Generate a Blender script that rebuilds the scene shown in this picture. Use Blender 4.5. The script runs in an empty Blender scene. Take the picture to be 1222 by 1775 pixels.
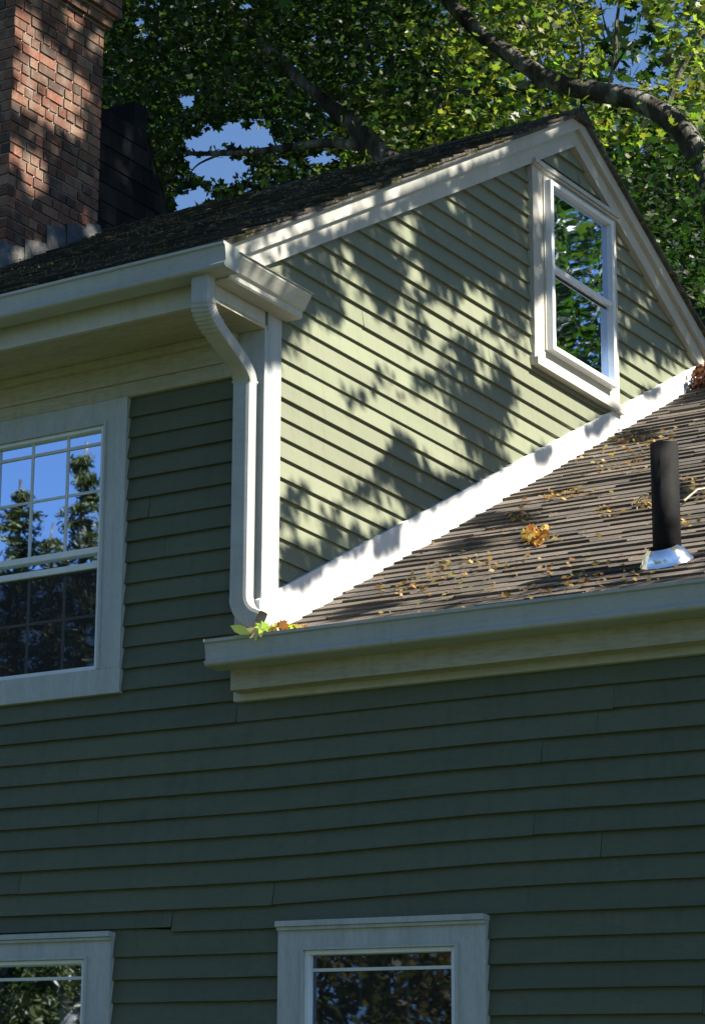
import bpy, math, random
import numpy as np
from mathutils import Vector, Matrix
random.seed(7); rng = np.random.default_rng(11)
R = math.radians
C = bpy.context.scene.collection
S = bpy.context.scene

# ------------------------------------------------------------------ camera
CAM = np.array([6.498, -10.4111, 1.6])
yaw, pitch, roll, F, PX, PY, W, H = -0.8735, 0.2934, 0.1084, 4825.33, -1047.24, 828.45, 1222., 1775.
fw = np.array([math.sin(yaw)*math.cos(pitch), math.cos(yaw)*math.cos(pitch), math.sin(pitch)])
r0 = np.cross(fw, [0, 0, 1]); r0 /= np.linalg.norm(r0); u0 = np.cross(r0, fw)
rt = math.cos(roll)*r0 + math.sin(roll)*u0; up = -math.sin(roll)*r0 + math.cos(roll)*u0
cd = bpy.data.cameras.new('camera'); cam = bpy.data.objects.new('camera', cd); C.objects.link(cam)
cam.matrix_world = Matrix(((rt[0], up[0], -fw[0], CAM[0]), (rt[1], up[1], -fw[1], CAM[1]), (rt[2], up[2], -fw[2], CAM[2]), (0, 0, 0, 1)))
cd.sensor_fit = 'VERTICAL'; cd.sensor_height = 24; cd.lens = 24*F/H
cd.shift_x = (W/2-PX)/H; cd.shift_y = (PY-H/2)/H
cd.clip_start = .1; cd.clip_end = 3000
S.camera = cam
S.render.resolution_x = 704; S.render.resolution_y = 1024

def ray(u, v): return (u-PX)/F*rt - (v-PY)/F*up + fw
def aty(u, v, Y):
    d = ray(u, v); return CAM + d*(Y-CAM[1])/d[1]
def atx(u, v, X):
    d = ray(u, v); return CAM + d*(X-CAM[0])/d[0]
def atroof(u, v, a, s):
    d = ray(u, v); return CAM + d*(a+s*CAM[1]-CAM[2])/(d[2]-s*d[1])
def proj(P):
    d = np.asarray(P)-CAM; z = d@fw
    return np.stack([PX+F*(d@rt)/z, PY-F*(d@up)/z], -1)

# ------------------------------------------------------------------ light
SUN = np.array([.72, .035, .69]); SUN /= np.linalg.norm(SUN)
w = bpy.data.worlds.new('World'); S.world = w; w.use_nodes = True
nt = w.node_tree; sky = nt.nodes.new('ShaderNodeTexSky'); sky.sky_type = 'NISHITA'; sky.sun_disc = False
sky.sun_elevation = math.asin(SUN[2]); sky.sun_rotation = math.pi/2-math.atan2(SUN[1], SUN[0])
sky.altitude = 2500; sky.air_density = 1.3; sky.dust_density = .0; sky.ozone_density = 6
nt.links.new(sky.outputs[0], nt.nodes['Background'].inputs[0]); nt.nodes['Background'].inputs[1].default_value = .055
ld = bpy.data.lights.new('sun', 'SUN'); ld.energy = 5; ld.angle = R(.5); ld.color = (1, .93, .80)
lo = bpy.data.objects.new('sun', ld); C.objects.link(lo)
lo.rotation_euler = Vector(SUN).to_track_quat('Z', 'Y').to_euler()
S.view_settings.view_transform = 'Standard'; S.view_settings.look = 'None'; S.view_settings.exposure = 1.62; S.view_settings.gamma = 1
S.render.engine = 'CYCLES'

# ------------------------------------------------------------------ materials
class NM:
    def __init__(s, name, rough=.6, spec=.3):
        s.m = bpy.data.materials.new(name); s.m.use_nodes = True; s.t = s.m.node_tree
        s.b = s.t.nodes['Principled BSDF']; s.b.inputs['Roughness'].default_value = rough
        s.b.inputs['Specular IOR Level'].default_value = spec
        s.co = s.t.nodes.new('ShaderNodeTexCoord').outputs['Object']
    def n(s, k, **kw):
        x = s.t.nodes.new(k)
        for a, v in kw.items(): setattr(x, a, v)
        return x
    def l(s, a, b): s.t.links.new(a, b)
    def noise(s, scale, detail=4, stretch=(1, 1, 1), rough=.6):
        mp = s.n('ShaderNodeMapping'); mp.inputs['Scale'].default_value = stretch; s.l(s.co, mp.inputs[0])
        x = s.n('ShaderNodeTexNoise'); x.inputs['Scale'].default_value = scale; x.inputs['Detail'].default_value = detail
        x.inputs['Roughness'].default_value = rough; s.l(mp.outputs[0], x.inputs['Vector']); return x.outputs['Fac']
    def ramp(s, fac, stops):
        x = s.n('ShaderNodeValToRGB'); s.l(fac, x.inputs[0]); e = x.color_ramp.elements
        while len(e) < len(stops): e.new(.5)
        for k, (p, c) in enumerate(stops):
            e[k].position = p; e[k].color = (*c, 1) if len(c) == 3 else c
        return x.outputs[0]
    def mix(s, fac, a, b, mode='MIX'):
        x = s.n('ShaderNodeMix', data_type='RGBA', blend_type=mode)
        for k, v in ((0, fac), (6, a), (7, b)):
            if isinstance(v, (int, float)): x.inputs[k].default_value = v
            elif isinstance(v, tuple): x.inputs[k].default_value = (*v, 1)
            else: s.l(v, x.inputs[k])
        return x.outputs[2]
    def attr(s, name='Col'):
        x = s.n('ShaderNodeVertexColor'); x.layer_name = name; return x.outputs[0]
    def col(s, v):
        if isinstance(v, tuple): s.b.inputs['Base Color'].default_value = (*v, 1)
        else: s.l(v, s.b.inputs['Base Color'])
        return s
    def bump(s, h, st=.3, dist=.01):
        x = s.n('ShaderNodeBump'); x.inputs['Strength'].default_value = st; x.inputs['Distance'].default_value = dist
        s.l(h, x.inputs['Height']); s.l(x.outputs[0], s.b.inputs['Normal']); return s

def painted(name, c, dirt, rough=.5, amt=.5, st=(1, 1, 1), vc=False, drk=.8):
    a = NM(name, rough)
    big = a.ramp(a.noise(2.3, 6, st), [(.35, (0, 0, 0)), (.75, (1, 1, 1))])
    fine = a.ramp(a.noise(38, 5, st), [(.45, (0, 0, 0)), (.8, (1, 1, 1))])
    base = a.mix(big, c, tuple(x*drk for x in c))
    f = a.n('ShaderNodeMath', operation='MULTIPLY'); a.l(fine, f.inputs[0]); f.inputs[1].default_value = amt
    base = a.mix(f.outputs[0], base, dirt)
    base = a.mix(a.ramp(a.noise(5, 5, (5, 5, .35)), [(.5, (0, 0, 0)), (.8, (.28, .28, .28))]), base, tuple(x*.7 for x in dirt))
    if vc: base = a.mix(1.0, base, a.attr(), 'MULTIPLY')
    return a.col(base).bump(a.noise(60, 4, st), .12, .003).m

M = {}
M['siding'] = painted('green_paint_shaded_tone', (.100, .113, .071), (.064, .070, .050), .6, .6, (1, 1, 5), True, .86)  # same green as the gable, darkened to stand for the shaded front
M['gable_siding_sunlit'] = painted('green_paint_sunlit_tone', (.180, .196, .132), (.14, .145, .095), .6, .3, (1, 1, 4), True, .9)  # paler copy of the wall paint, sunlight put into the colour
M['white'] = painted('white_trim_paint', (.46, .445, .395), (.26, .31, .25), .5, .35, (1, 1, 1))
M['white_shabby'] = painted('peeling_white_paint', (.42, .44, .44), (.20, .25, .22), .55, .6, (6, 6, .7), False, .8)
M['soffit'] = painted('stained_soffit_paint', (.43, .40, .30), (.20, .16, .09), .6, .6, (.4, 3, 3), False, .68)
M['gutter'] = painted('gutter_enamel', (.39, .395, .375), (.23, .29, .24), .35, .45, (.5, 3, 3), False, .8)
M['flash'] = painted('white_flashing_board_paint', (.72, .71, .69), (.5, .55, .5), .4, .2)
M['vinyl'] = painted('white_sash_vinyl', (.70, .73, .76), (.5, .5, .5), .3, .2)
M['muntin'] = painted('muntin_paint', (.6, .62, .62), (.5, .5, .5), .4, .2)
a = NM('unlit_room_black', .9); a.col((.012, .012, .014)); M['room'] = a.m  # near-black stands for the unlit depth of the room
a = NM('curtain_cloth', .9); a.col(a.ramp(a.noise(9, 3, (14, 14, .4)), [(.3, (.05, .05, .055)), (.7, (.16, .16, .17))])); M['curtain'] = a.m
a = NM('black_pipe', .75, .12); a.col(a.ramp(a.noise(14, 5), [(.3, (.006, .006, .007)), (.8, (.018, .017, .016))])).bump(a.noise(40), .2); M['pipe'] = a.m
a = NM('aluminium_boot', .22); a.b.inputs['Metallic'].default_value = 1; a.col(a.ramp(a.noise(20, 4), [(.3, (.75, .76, .78)), (.7, (.9, .9, .9))])).bump(a.noise(25, 3), .4, .006); M['metal'] = a.m
a = NM('dull_lead', .5); a.b.inputs['Metallic'].default_value = .25
a.col(a.ramp(a.noise(7, 6), [(.3, (.03, .031, .033)), (.52, (.08, .08, .078)), (.74, (.24, .22, .18))])).bump(a.noise(12, 4), .5, .02); M['lead'] = a.m
a = NM('mortar', .95); a.col(a.ramp(a.noise(30, 4), [(.3, (.17, .15, .12)), (.7, (.34, .30, .25))])).bump(a.noise(90, 3), .6, .004); M['mortar'] = a.m
a = NM('old_brick', .9)
a.col(a.mix(a.ramp(a.noise(9, 6), [(.48, (0, 0, 0)), (.70, (.8, .8, .8))]), a.mix(1.0, a.attr(), a.ramp(a.noise(55, 4), [(.3, (.6, .53, .48)), (.7, (1.1, .97, .88))]), 'MULTIPLY'), (.17, .145, .11))).bump(a.noise(70, 4), .7, .006); M['brick'] = a.m
def shingle(name, moss):
    a = NM(name, .95, .15)
    g = a.ramp(a.noise(170, 3), [(.3, (.55, .55, .55)), (.7, (1.35, 1.35, 1.35))])
    c = a.mix(1.0, a.attr(), g, 'MULTIPLY')
    if moss:
        c = a.mix(a.ramp(a.noise(3.2, 7, (.5, 1.3, 1.3)), [(.45, (0, 0, 0)), (.62, (.9, .9, .9))]), c, (.028, .030, .012))
        c = a.mix(a.ramp(a.noise(22, 5, (.6, 2, 2)), [(.56, (0, 0, 0)), (.66, (.9, .9, .9))]), c, (.20, .16, .075))
    else:
        c = a.mix(a.ramp(a.noise(13, 6, (.5, 1.5, 1.5)), [(.58, (0, 0, 0)), (.74, (.6, .6, .6))]), c, (.21, .18, .12))
    return a.col(c).bump(a.noise(200, 3), .6, .004).m
M['shingle'] = shingle('asphalt_shingle', False)
M['moss_shingle'] = shingle('mossy_shingle', True)
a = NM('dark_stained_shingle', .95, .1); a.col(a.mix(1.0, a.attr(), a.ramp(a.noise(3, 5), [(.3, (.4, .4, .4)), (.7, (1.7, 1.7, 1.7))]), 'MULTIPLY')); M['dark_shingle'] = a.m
a = NM('bark', .95, .1)
a.col(a.ramp(a.noise(7, 7, (1, 1, .35)), [(.3, (.020, .017, .014)), (.5, (.070, .065, .056)), (.66, (.26, .26, .235))])).bump(a.noise(18, 6, (1, 1, .3)), .9, .05); M['bark'] = a.m
a = NM('grass', .9); a.col(a.ramp(a.noise(.8, 8), [(.3, (.02, .035, .012)), (.7, (.05, .07, .02))])).bump(a.noise(40), .6, .03); M['grass'] = a.m

def leafmat(name, tr=.4, vein=1.5):
    a = NM(name, .45, .35); c = a.attr(); a.col(c)
    t = a.n('ShaderNodeBsdfTranslucent'); a.l(a.mix(1.0, c, (vein*1.15, vein*1.35, vein*.6), 'MULTIPLY'), t.inputs[0])
    mx = a.n('ShaderNodeMixShader'); mx.inputs[0].default_value = tr
    a.l(a.b.outputs[0], mx.inputs[1]); a.l(t.outputs[0], mx.inputs[2])
    a.l(mx.outputs[0], a.t.nodes['Material Output'].inputs[0]); return a.m
M['leaf'] = leafmat('maple_leaf')
M['litter'] = leafmat('fallen_leaf', .3, 1.2)
M['needle'] = leafmat('spruce_needle', .15, 1.)

def glassmat(name, wav, fac_ior, tint=(1, 1, 1), wscale=1.2, dust=.05):
    a = NM(name); t = a.t
    g = a.n('ShaderNodeBsdfGlossy'); g.inputs['Roughness'].default_value = .012; g.inputs[0].default_value = (.62, .76, 1, 1)
    tr = a.n('ShaderNodeBsdfTransparent'); tr.inputs[0].default_value = (*tint, 1)
    fr = a.n('ShaderNodeFresnel'); fr.inputs[0].default_value = fac_ior
    b = a.n('ShaderNodeBump'); b.inputs['Strength'].default_value = 1; b.inputs['Distance'].default_value = wav
    a.l(a.noise(wscale, 2), b.inputs['Height']); a.l(b.outputs[0], g.inputs['Normal'])
    dd = a.n('ShaderNodeBsdfDiffuse'); dd.inputs[0].default_value = (.5, .5, .47, 1); dm = a.n('ShaderNodeMixShader')
    a.l(a.ramp(a.noise(5, 6, (1, 1, .5)), [(.35, (dust*.3,)*3), (.75, (dust,)*3)]), dm.inputs[0]); a.l(tr.outputs[0], dm.inputs[1]); a.l(dd.outputs[0], dm.inputs[2])
    mx = a.n('ShaderNodeMixShader'); a.l(fr.outputs[0], mx.inputs[0]); a.l(dm.outputs[0], mx.inputs[1]); a.l(g.outputs[0], mx.inputs[2])
    a.l(mx.outputs[0], t.nodes['Material Output'].inputs[0]); return a.m
M['glass'] = glassmat('storm_glass', .0009, 1.72, (.5, .55, .58))
M['wavy_glass'] = glassmat('old_wavy_glass', .0011, 1.95, (.35, .38, .38), 1.3, .34)
a = NM('insect_screen', .8); a.col((.02, .02, .022))
tr = a.n('ShaderNodeBsdfTransparent'); mx = a.n('ShaderNodeMixShader'); mx.inputs[0].default_value = .45
a.l(tr.outputs[0], mx.inputs[1]); a.l(a.b.outputs[0], mx.inputs[2]); a.l(mx.outputs[0], a.t.nodes['Material Output'].inputs[0]); M['screen'] = a.m

# ------------------------------------------------------------------ object helpers
def link(name, me, mat, parent=None):
    o = bpy.data.objects.new(name, me); C.objects.link(o)
    if mat is not None: me.materials.append(mat)
    if parent is not None: o.parent = parent
    return o
def tag(o, label=None, cat=None, group=None, kind=None):
    for k, v in (('label', label), ('category', cat), ('group', group), ('kind', kind)):
        if v: o[k] = v
    return o
def empty(name, loc=(0, 0, 0)):
    o = bpy.data.objects.new(name, None); C.objects.link(o); o.location = loc; o.empty_display_size = .2; return o

class MB:
    def __init__(s): s.v = []; s.f = []; s.c = []
    def poly(s, pts, col=(1, 1, 1)):
        n = len(s.v); s.v += [tuple(map(float, p)) for p in pts]; s.f.append(tuple(range(n, n+len(pts)))); s.c.append(col)
    def hexa(s, p, col=(1, 1, 1)):   # p: 8 corners, bottom ring 0-3, top ring 4-7
        n = len(s.v); s.v += [tuple(map(float, q)) for q in p]
        for f in ((3, 2, 1, 0), (4, 5, 6, 7), (0, 1, 5, 4), (1, 2, 6, 5), (2, 3, 7, 6), (3, 0, 4, 7)):
            s.f.append(tuple(n+i for i in f)); s.c.append(col)
    def box(s, x0, x1, y0, y1, z0, z1, col=(1, 1, 1)):
        s.hexa([(x0, y0, z0), (x1, y0, z0), (x1, y1, z0), (x0, y1, z0), (x0, y0, z1), (x1, y0, z1), (x1, y1, z1), (x0, y1, z1)], col)
    def extrude(s, prof, fn, t0, t1, caps=True, col=(1, 1, 1)):   # prof: closed list (a,b); fn(a,b,t)->xyz
        n = len(s.v); k = len(prof)
        s.v += [tuple(fn(a, b, t0)) for a, b in prof]+[tuple(fn(a, b, t1)) for a, b in prof]
        for i in range(k):
            j = (i+1) % k; s.f.append((n+i, n+j, n+k+j, n+k+i)); s.c.append(col)
        if caps:
            s.f.append(tuple(n+i for i in range(k))); s.f.append(tuple(n+k+i for i in reversed(range(k)))); s.c += [col, col]
    def tube(s, pts, rad, seg=10, col=(1, 1, 1), wob=0):
        P = [Vector(p) for p in pts]; n = len(s.v); a = None
        for i, p in enumerate(P):
            t = (P[min(i+1, len(P)-1)]-P[max(i-1, 0)]).normalized()
            if a is None: a = t.orthogonal().normalized()
            a = (a-t*a.dot(t)).normalized(); b = t.cross(a)
            r = rad[i] if hasattr(rad, '__len__') else rad
            for k in range(seg):
                th = 2*math.pi*k/seg; rr = r*(1+random.uniform(-wob, wob)); s.v.append(tuple(p+a*math.cos(th)*rr+b*math.sin(th)*rr))
        for i in range(len(P)-1):
            for k in range(seg):
                k2 = (k+1) % seg; s.f.append((n+i*seg+k, n+i*seg+k2, n+(i+1)*seg+k2, n+(i+1)*seg+k)); s.c.append(col)
        s.f.append(tuple(n+k for k in reversed(range(seg)))); s.f.append(tuple(n+(len(P)-1)*seg+k for k in range(seg))); s.c += [col, col]
    def build(s, name, mat, parent=None, smooth=False, bevel=0):
        me = bpy.data.meshes.new(name); me.from_pydata(s.v, [], s.f); me.update()
        ca = me.color_attributes.new('Col', 'FLOAT_COLOR', 'CORNER')
        cols = np.concatenate([np.tile((*c, 1.), (len(f), 1)) for f, c in zip(s.f, s.c)]) if s.f else np.zeros((0, 4))
        ca.data.foreach_set('color', cols.astype(np.float32).ravel())
        if smooth: me.polygons.foreach_set('use_smooth', [True]*len(me.polygons))
        o = link(name, me, mat, parent)
        if bevel:
            b = o.modifiers.new('bevel', 'BEVEL'); b.width = bevel; b.segments = 2; b.limit_method = 'ANGLE'
        return o

LEAF2 = [(0, -.42), (.07, -.36), (.27, -.42), (.2, -.22), (.5, -.14), (.36, -.02), (.47, .22), (.22, .14), (.14, .3), (0, .56)]
LEAF2 = LEAF2+[(-x, y) for x, y in LEAF2[-2:0:-1]]
def leaf_mesh(name, pos, size, cols, mat, parent=None, nrm=None, spread=1., outline=LEAF2, cup=.12):
    pos = np.asarray(pos, float); N = len(pos)
    n = rng.normal(size=(N, 3))*spread
    if nrm is not None: n = n+nrm
    n /= np.linalg.norm(n, axis=1)[:, None]+1e-9
    a = rng.normal(size=(N, 3)); a -= n*(a*n).sum(1)[:, None]; a /= np.linalg.norm(a, axis=1)[:, None]; b = np.cross(n, a)
    out = np.array([(0, 0)]+list(outline)); K = len(out)
    off = np.hypot(out[:, 0], out[:, 1])**2*cup
    asp = rng.uniform(.7, 1.1, N)
    v = pos[:, None, :] + size[:, None, None]*(out[None, :, 0, None]*a[:, None]*asp[:, None, None]+out[None, :, 1, None]*b[:, None]+off[None, :, None]*n[:, None]*rng.uniform(-1, 3, N)[:, None, None])
    k = K-1; tri = np.array([(0, 1+i, 1+(i+1) % k) for i in range(k)])
    f = (tri[None]+np.arange(N)[:, None, None]*K).reshape(-1)
    me = bpy.data.meshes.new(name); me.vertices.add(N*K); me.vertices.foreach_set('co', v.reshape(-1).astype(np.float32))
    nf = N*k; me.loops.add(nf*3); me.loops.foreach_set('vertex_index', f.astype(np.int32)); me.polygons.add(nf)
    me.polygons.foreach_set('loop_start', np.arange(0, nf*3, 3, dtype=np.int32)); me.update(calc_edges=True)
    ca = me.color_attributes.new('Col', 'FLOAT_COLOR', 'POINT')
    cc = np.concatenate([np.repeat(cols, K, 0), np.ones((N*K, 1))], 1); ca.data.foreach_set('color', cc.astype(np.float32).ravel())
    return link(name, me, mat, parent)

# polygon clipping (2-D convex)
def clip(poly, a, b, c):           # keep a*u+b*z<=c
    out = []
    for i in range(len(poly)):
        p, q = poly[i], poly[(i+1) % len(poly)]; dp = a*p[0]+b*p[1]-c; dq = a*q[0]+b*q[1]-c
        if dp <= 0: out.append(p)
        if (dp < 0 < dq) or (dq < 0 < dp):
            t = dp/(dp-dq); out.append((p[0]+(q[0]-p[0])*t, p[1]+(q[1]-p[1])*t))
    return out
def minus(polys, r):
    out = []
    for P in polys:
        u0, u1, z0, z1 = r
        for hs in ([(1, 0, u0)], [(-1, 0, -u1)], [(-1, 0, -u0), (1, 0, u1), (0, 1, z0)], [(-1, 0, -u0), (1, 0, u1), (0, -1, -z1)]):
            Q = P
            for h in hs:
                Q = clip(Q, *h)
                if len(Q) < 3: break
            if len(Q) >= 3: out.append(Q)
    return out
def siding(name, mat, parent, fn, u_rng, rows, outline, holes, lap=.019, joint=3.2, zoff=None, step=.4, jit=.0012, brk=()):
    """real lapped boards; rows = list of bottom heights (descending); fn(u,z,w) -> xyz"""
    mb = MB()
    for k in range(len(rows)-1):
        zt, zb = rows[k], rows[k+1]; u = u_rng[0]-random.uniform(0, joint)
        while u < u_rng[1]:
            L = random.uniform(.6, 1.25)*joint; e = min(u+L, u_rng[1])
            for bk, bx in brk:
                if bk == k+1 and u < bx < e: e = bx
            s = max(u, u_rng[0])
            if e-s > .01:
                nn = max(1, int((e-s)/step)); us = [s+(e-s)*i/nn for i in range(nn+1)]
                o = random.uniform(-1, 1)*.0015; cshade = random.uniform(.88, 1.10); col = (cshade, cshade*random.uniform(.985, 1.015), cshade)
                jb = [o+random.uniform(-jit, jit) for _ in us]; th = lap*random.uniform(.85, 1.15)
                for i in range(nn):
                    zo = [zoff(x, k+1) if zoff else 0 for x in (us[i]+.002, us[i+1]-.002)]; zo2 = [zoff(x, k) if zoff else 0 for x in (us[i]+.002, us[i+1]-.002)]
                    b0, b1 = zb+jb[i]+zo[0], zb+jb[i+1]+zo[1]; t0, t1 = zt+.006+zo2[0], zt+.006+zo2[1]
                    P = [[(us[i], b0), (us[i+1], b1), (us[i+1], t1), (us[i], t0)]]
                    for h in outline: P = [q for q in (clip(p, *h) for p in P) if len(q) > 2]
                    for hr in holes: P = minus(P, hr)
                    def dep(u, z):
                        f = (u-us[i])/(us[i+1]-us[i]); b = b0+(b1-b0)*f; t = t0+(t1-t0)*f
                        return .001+th*(1-(z-b)/(t-b))
                    for p in P:
                        mb.poly([fn(a_, z_, dep(a_, z_)) for a_, z_ in p], col)
                        for q in range(len(p)):
                            A, B = p[q], p[(q+1) % len(p)]
                            if abs(A[1]-(b0+(b1-b0)*(A[0]-us[i])/(us[i+1]-us[i]))) < 1e-4 and abs(B[1]-(b0+(b1-b0)*(B[0]-us[i])/(us[i+1]-us[i]))) < 1e-4:
                                mb.poly([fn(A[0], A[1], dep(*A)), fn(B[0], B[1], dep(*B)), fn(B[0], B[1], -.002), fn(A[0], A[1], -.002)], col)
            u = e+.0015 if e < u_rng[1] else u_rng[1]
    return mb.build(name, mat, parent)

# ------------------------------------------------------------------ ground
g = MB(); g.poly([(-1500, -1500, 0), (1500, -1500, 0), (1500, 1500, 0), (-1500, 1500, 0)]); tag(g.build('ground', M['grass']), kind='structure')

# ------------------------------------------------------------------ house
RZ, RY, RS = 8.42, 2.90, .570          # main ridge height, position, slope
roofz = lambda y: RZ-RS*abs(y-RY)
WZ, WS = 4.808, .577                     # wing roof: z = WZ + WS*y
house = empty('house', (0, 0, 0))
tag(house, 'green clapboard house with white trim, steep gable and brick chimney', 'house')
front = lambda u, z, w_: (u, -w_, z)
gable = lambda u, z, w_: (w_, u, z)

WIN_F = dict(u=(-1.57, -.687), z=(4.645, 6.06))
rowz = [6.056-.1*k for k in range(0, 61)]
def zoff(x, k):      # boards near the ground-floor window heads sit a little out of level
    o = .030*max(0, min(1, (k-14)/8))*max(0, min(1, (x-.1)/.9))
    if k == 25 and x < -.40: o += .022
    if k == 24 and 1.2 < x: o += .005
    return o
h1 = [(-1.50, -.757, 4.70, 6.02), (-1.50, -.757, 2.20, 3.50), (.20, .965, 2.20, 3.50)]
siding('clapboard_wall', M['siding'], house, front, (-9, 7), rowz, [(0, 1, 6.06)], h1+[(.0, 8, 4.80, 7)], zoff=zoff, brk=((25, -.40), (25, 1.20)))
# gable wall boards
grow = [6.160-.094*g for g in range(-25, 16)]
siding('gable_clapboard_wall', M['gable_siding_sunlit'], house, gable, (.0, 5.8), grow,
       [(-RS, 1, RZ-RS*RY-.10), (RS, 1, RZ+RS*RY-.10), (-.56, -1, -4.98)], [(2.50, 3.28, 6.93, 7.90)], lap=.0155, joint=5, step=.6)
# plain rear and side walls close the volumes
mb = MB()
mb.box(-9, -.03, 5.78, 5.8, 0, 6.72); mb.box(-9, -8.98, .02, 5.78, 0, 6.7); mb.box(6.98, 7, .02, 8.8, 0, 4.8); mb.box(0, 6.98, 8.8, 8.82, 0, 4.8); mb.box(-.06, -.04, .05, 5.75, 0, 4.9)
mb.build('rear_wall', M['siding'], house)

# --- roofs
def shingles(mb, x0, x1, base, dirv, nrmv, length, expo, tab, cols, th=.008, rag=.004):
    n = int(length/expo)+1
    for i in range(n):
        x = x0-random.uniform(0, tab)
        s0 = i*expo-random.uniform(0, .004)
        while x < x1:
            wd = tab*random.uniform(.45, 1.1); a0, a1 = max(x, x0), min(x+wd, x1-random.uniform(0, .006))
            if a1-a0 > .01:
                t = th*random.uniform(.35, 1.8); s = s0+random.uniform(-rag, rag); e = min(s0+expo*1.25, length)
                c = random.choice(cols); k = random.uniform(.75, 1.25); c = tuple(q*k for q in c)
                P = lambda xx, ss, hh: (xx, base[1]+dirv[0]*ss+nrmv[0]*hh, base[2]+dirv[1]*ss+nrmv[1]*hh)
                mb.hexa([P(a0, s, .0), P(a1, s, .0), P(a1, e, -.004), P(a0, e, -.004), P(a0, s, t+.006), P(a1, s, t+.006), P(a1, e, .004), P(a0, e, .004)], c)
            x += wd+random.uniform(.001, .004)
def slab(mb, x0, x1, y0, z0, y1, z1, t, col=(.1, .1, .1)):
    mb.hexa([(x0, y0, z0-t), (x1, y0, z0-t), (x1, y1, z1-t), (x0, y1, z1-t), (x0, y0, z0), (x1, y0, z0), (x1, y1, z1), (x0, y1, z1)], col)
ln = math.hypot(1, RS); d1 = (1/ln, RS/ln); n1 = (-RS/ln, 1/ln)
gr = [(.040, .038, .036), (.055, .050, .045), (.030, .029, .029), (.065, .055, .045)]
mb = MB(); ye = -.54
shingles(mb, -9.1, .095, (0, ye, roofz(ye)), d1, n1, (RY-ye)*ln, .14, .3, gr)
slab(mb, -9.1, .085, ye, roofz(ye)-.003, RY, RZ-.003, .02); 
slab(mb, -9.1, .085, RY+.002, RZ-.004, 6.3, RZ-RS*(6.3-RY), .022)
for k in range(60):   # ridge caps
    x = .09-k*.15; mb.hexa([(x-.17, RY-.13, RZ-.07), (x, RY-.13, RZ-.062), (x, RY+.13, RZ-.062), (x-.17, RY+.13, RZ-.07), (x-.17, RY-.01, RZ+.010), (x, RY-.01, RZ+.018), (x, RY+.01, RZ+.018), (x-.17, RY+.01, RZ+.010)], random.choice(gr))
mb.build('main_roof', M['moss_shingle'], house)
lw = math.hypot(1, WS); d2 = (1/lw, WS/lw); n2 = (-WS/lw, 1/lw)
gb = [tuple(q*.92 for q in c) for c in [(.095, .082, .072), (.12, .103, .088), (.075, .068, .060), (.14, .118, .098), (.10, .09, .082)]]
mb = MB(); ye = -.135; WR = 4.52
shingles(mb, .02, 7.1, (0, ye, WZ+WS*ye), d2, n2, (WR-ye)*lw, .099, .30, gb, th=.0075, rag=.010)
slab(mb, .02, 7.1, ye, WZ+WS*ye-.003, WR, WZ+WS*WR-.003, .02); slab(mb, .02, 7.1, WR+.002, WZ+WS*WR-.003, 9.1, WZ+WS*WR-WS*(9.1-WR), .02)
mb.build('wing_roof', M['shingle'], house)
# taller dark-shingled section whose end wall shows behind the ridge
XR = -4.0
mb = MB(); pp = [atx(u, v, XR) for u, v in ((310, 418), (298, 378), (256, 233))]; A0, A1, A2 = pp
sl = (A2[2]-A1[2])/(A2[1]-A1[1]); yb_, yt_ = A1[1]-(A1[2]-7.6)/sl, A2[1]; zt_ = A2[2]
y = yb_; z = 7.6; rowk = 0
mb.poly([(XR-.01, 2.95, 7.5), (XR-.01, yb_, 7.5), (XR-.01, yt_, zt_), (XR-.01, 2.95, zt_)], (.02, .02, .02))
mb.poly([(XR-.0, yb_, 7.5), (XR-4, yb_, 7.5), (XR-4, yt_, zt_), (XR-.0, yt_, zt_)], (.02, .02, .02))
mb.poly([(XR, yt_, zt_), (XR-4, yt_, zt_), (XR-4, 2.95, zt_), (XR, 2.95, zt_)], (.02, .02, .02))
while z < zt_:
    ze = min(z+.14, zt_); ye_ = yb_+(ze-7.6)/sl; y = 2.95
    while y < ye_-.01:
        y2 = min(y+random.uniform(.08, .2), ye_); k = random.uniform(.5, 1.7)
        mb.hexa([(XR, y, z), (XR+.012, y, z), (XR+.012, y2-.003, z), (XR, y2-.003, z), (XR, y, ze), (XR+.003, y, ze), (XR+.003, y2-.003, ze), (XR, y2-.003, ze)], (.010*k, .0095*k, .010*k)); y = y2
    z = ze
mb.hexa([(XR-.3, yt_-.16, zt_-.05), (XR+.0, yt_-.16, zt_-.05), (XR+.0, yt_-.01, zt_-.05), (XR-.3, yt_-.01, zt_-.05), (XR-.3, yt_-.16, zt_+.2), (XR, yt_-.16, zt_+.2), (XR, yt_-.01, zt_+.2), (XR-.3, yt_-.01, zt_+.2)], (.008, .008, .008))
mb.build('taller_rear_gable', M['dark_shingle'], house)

# --- cornice, frieze, boards
mb = MB()
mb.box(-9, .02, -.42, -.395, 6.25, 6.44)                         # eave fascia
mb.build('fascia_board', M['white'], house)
mb = MB(); mb.box(-9, .018, -.395, -.0, 6.252, 6.272); mb.build('soffit', M['soffit'], house)
mb = MB(); mb.box(-9, -.112, -.040, .0, 6.125, 6.252); mb.box(-9, -.112, -.030, .0, 6.055, 6.125); mb.box(-9, -.112, -.075, -.040, 6.215, 6.2515)
mb.build('frieze_board', M['soffit'], house, bevel=.003)
mb = MB(); mb.box(-.012, .018, -.395, -.02, 6.272, 6.46); mb.build('eave_end_board', M['white'], house)
# corner board (two faces)
mb = MB(); mb.box(-.112, .022, -.024, 0, 4.86, 6.2515); mb.box(-.002, .022, .0, .112, 4.90, 6.50); mb.build('corner_board', M['white_shabby'], house, bevel=.003)
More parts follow.
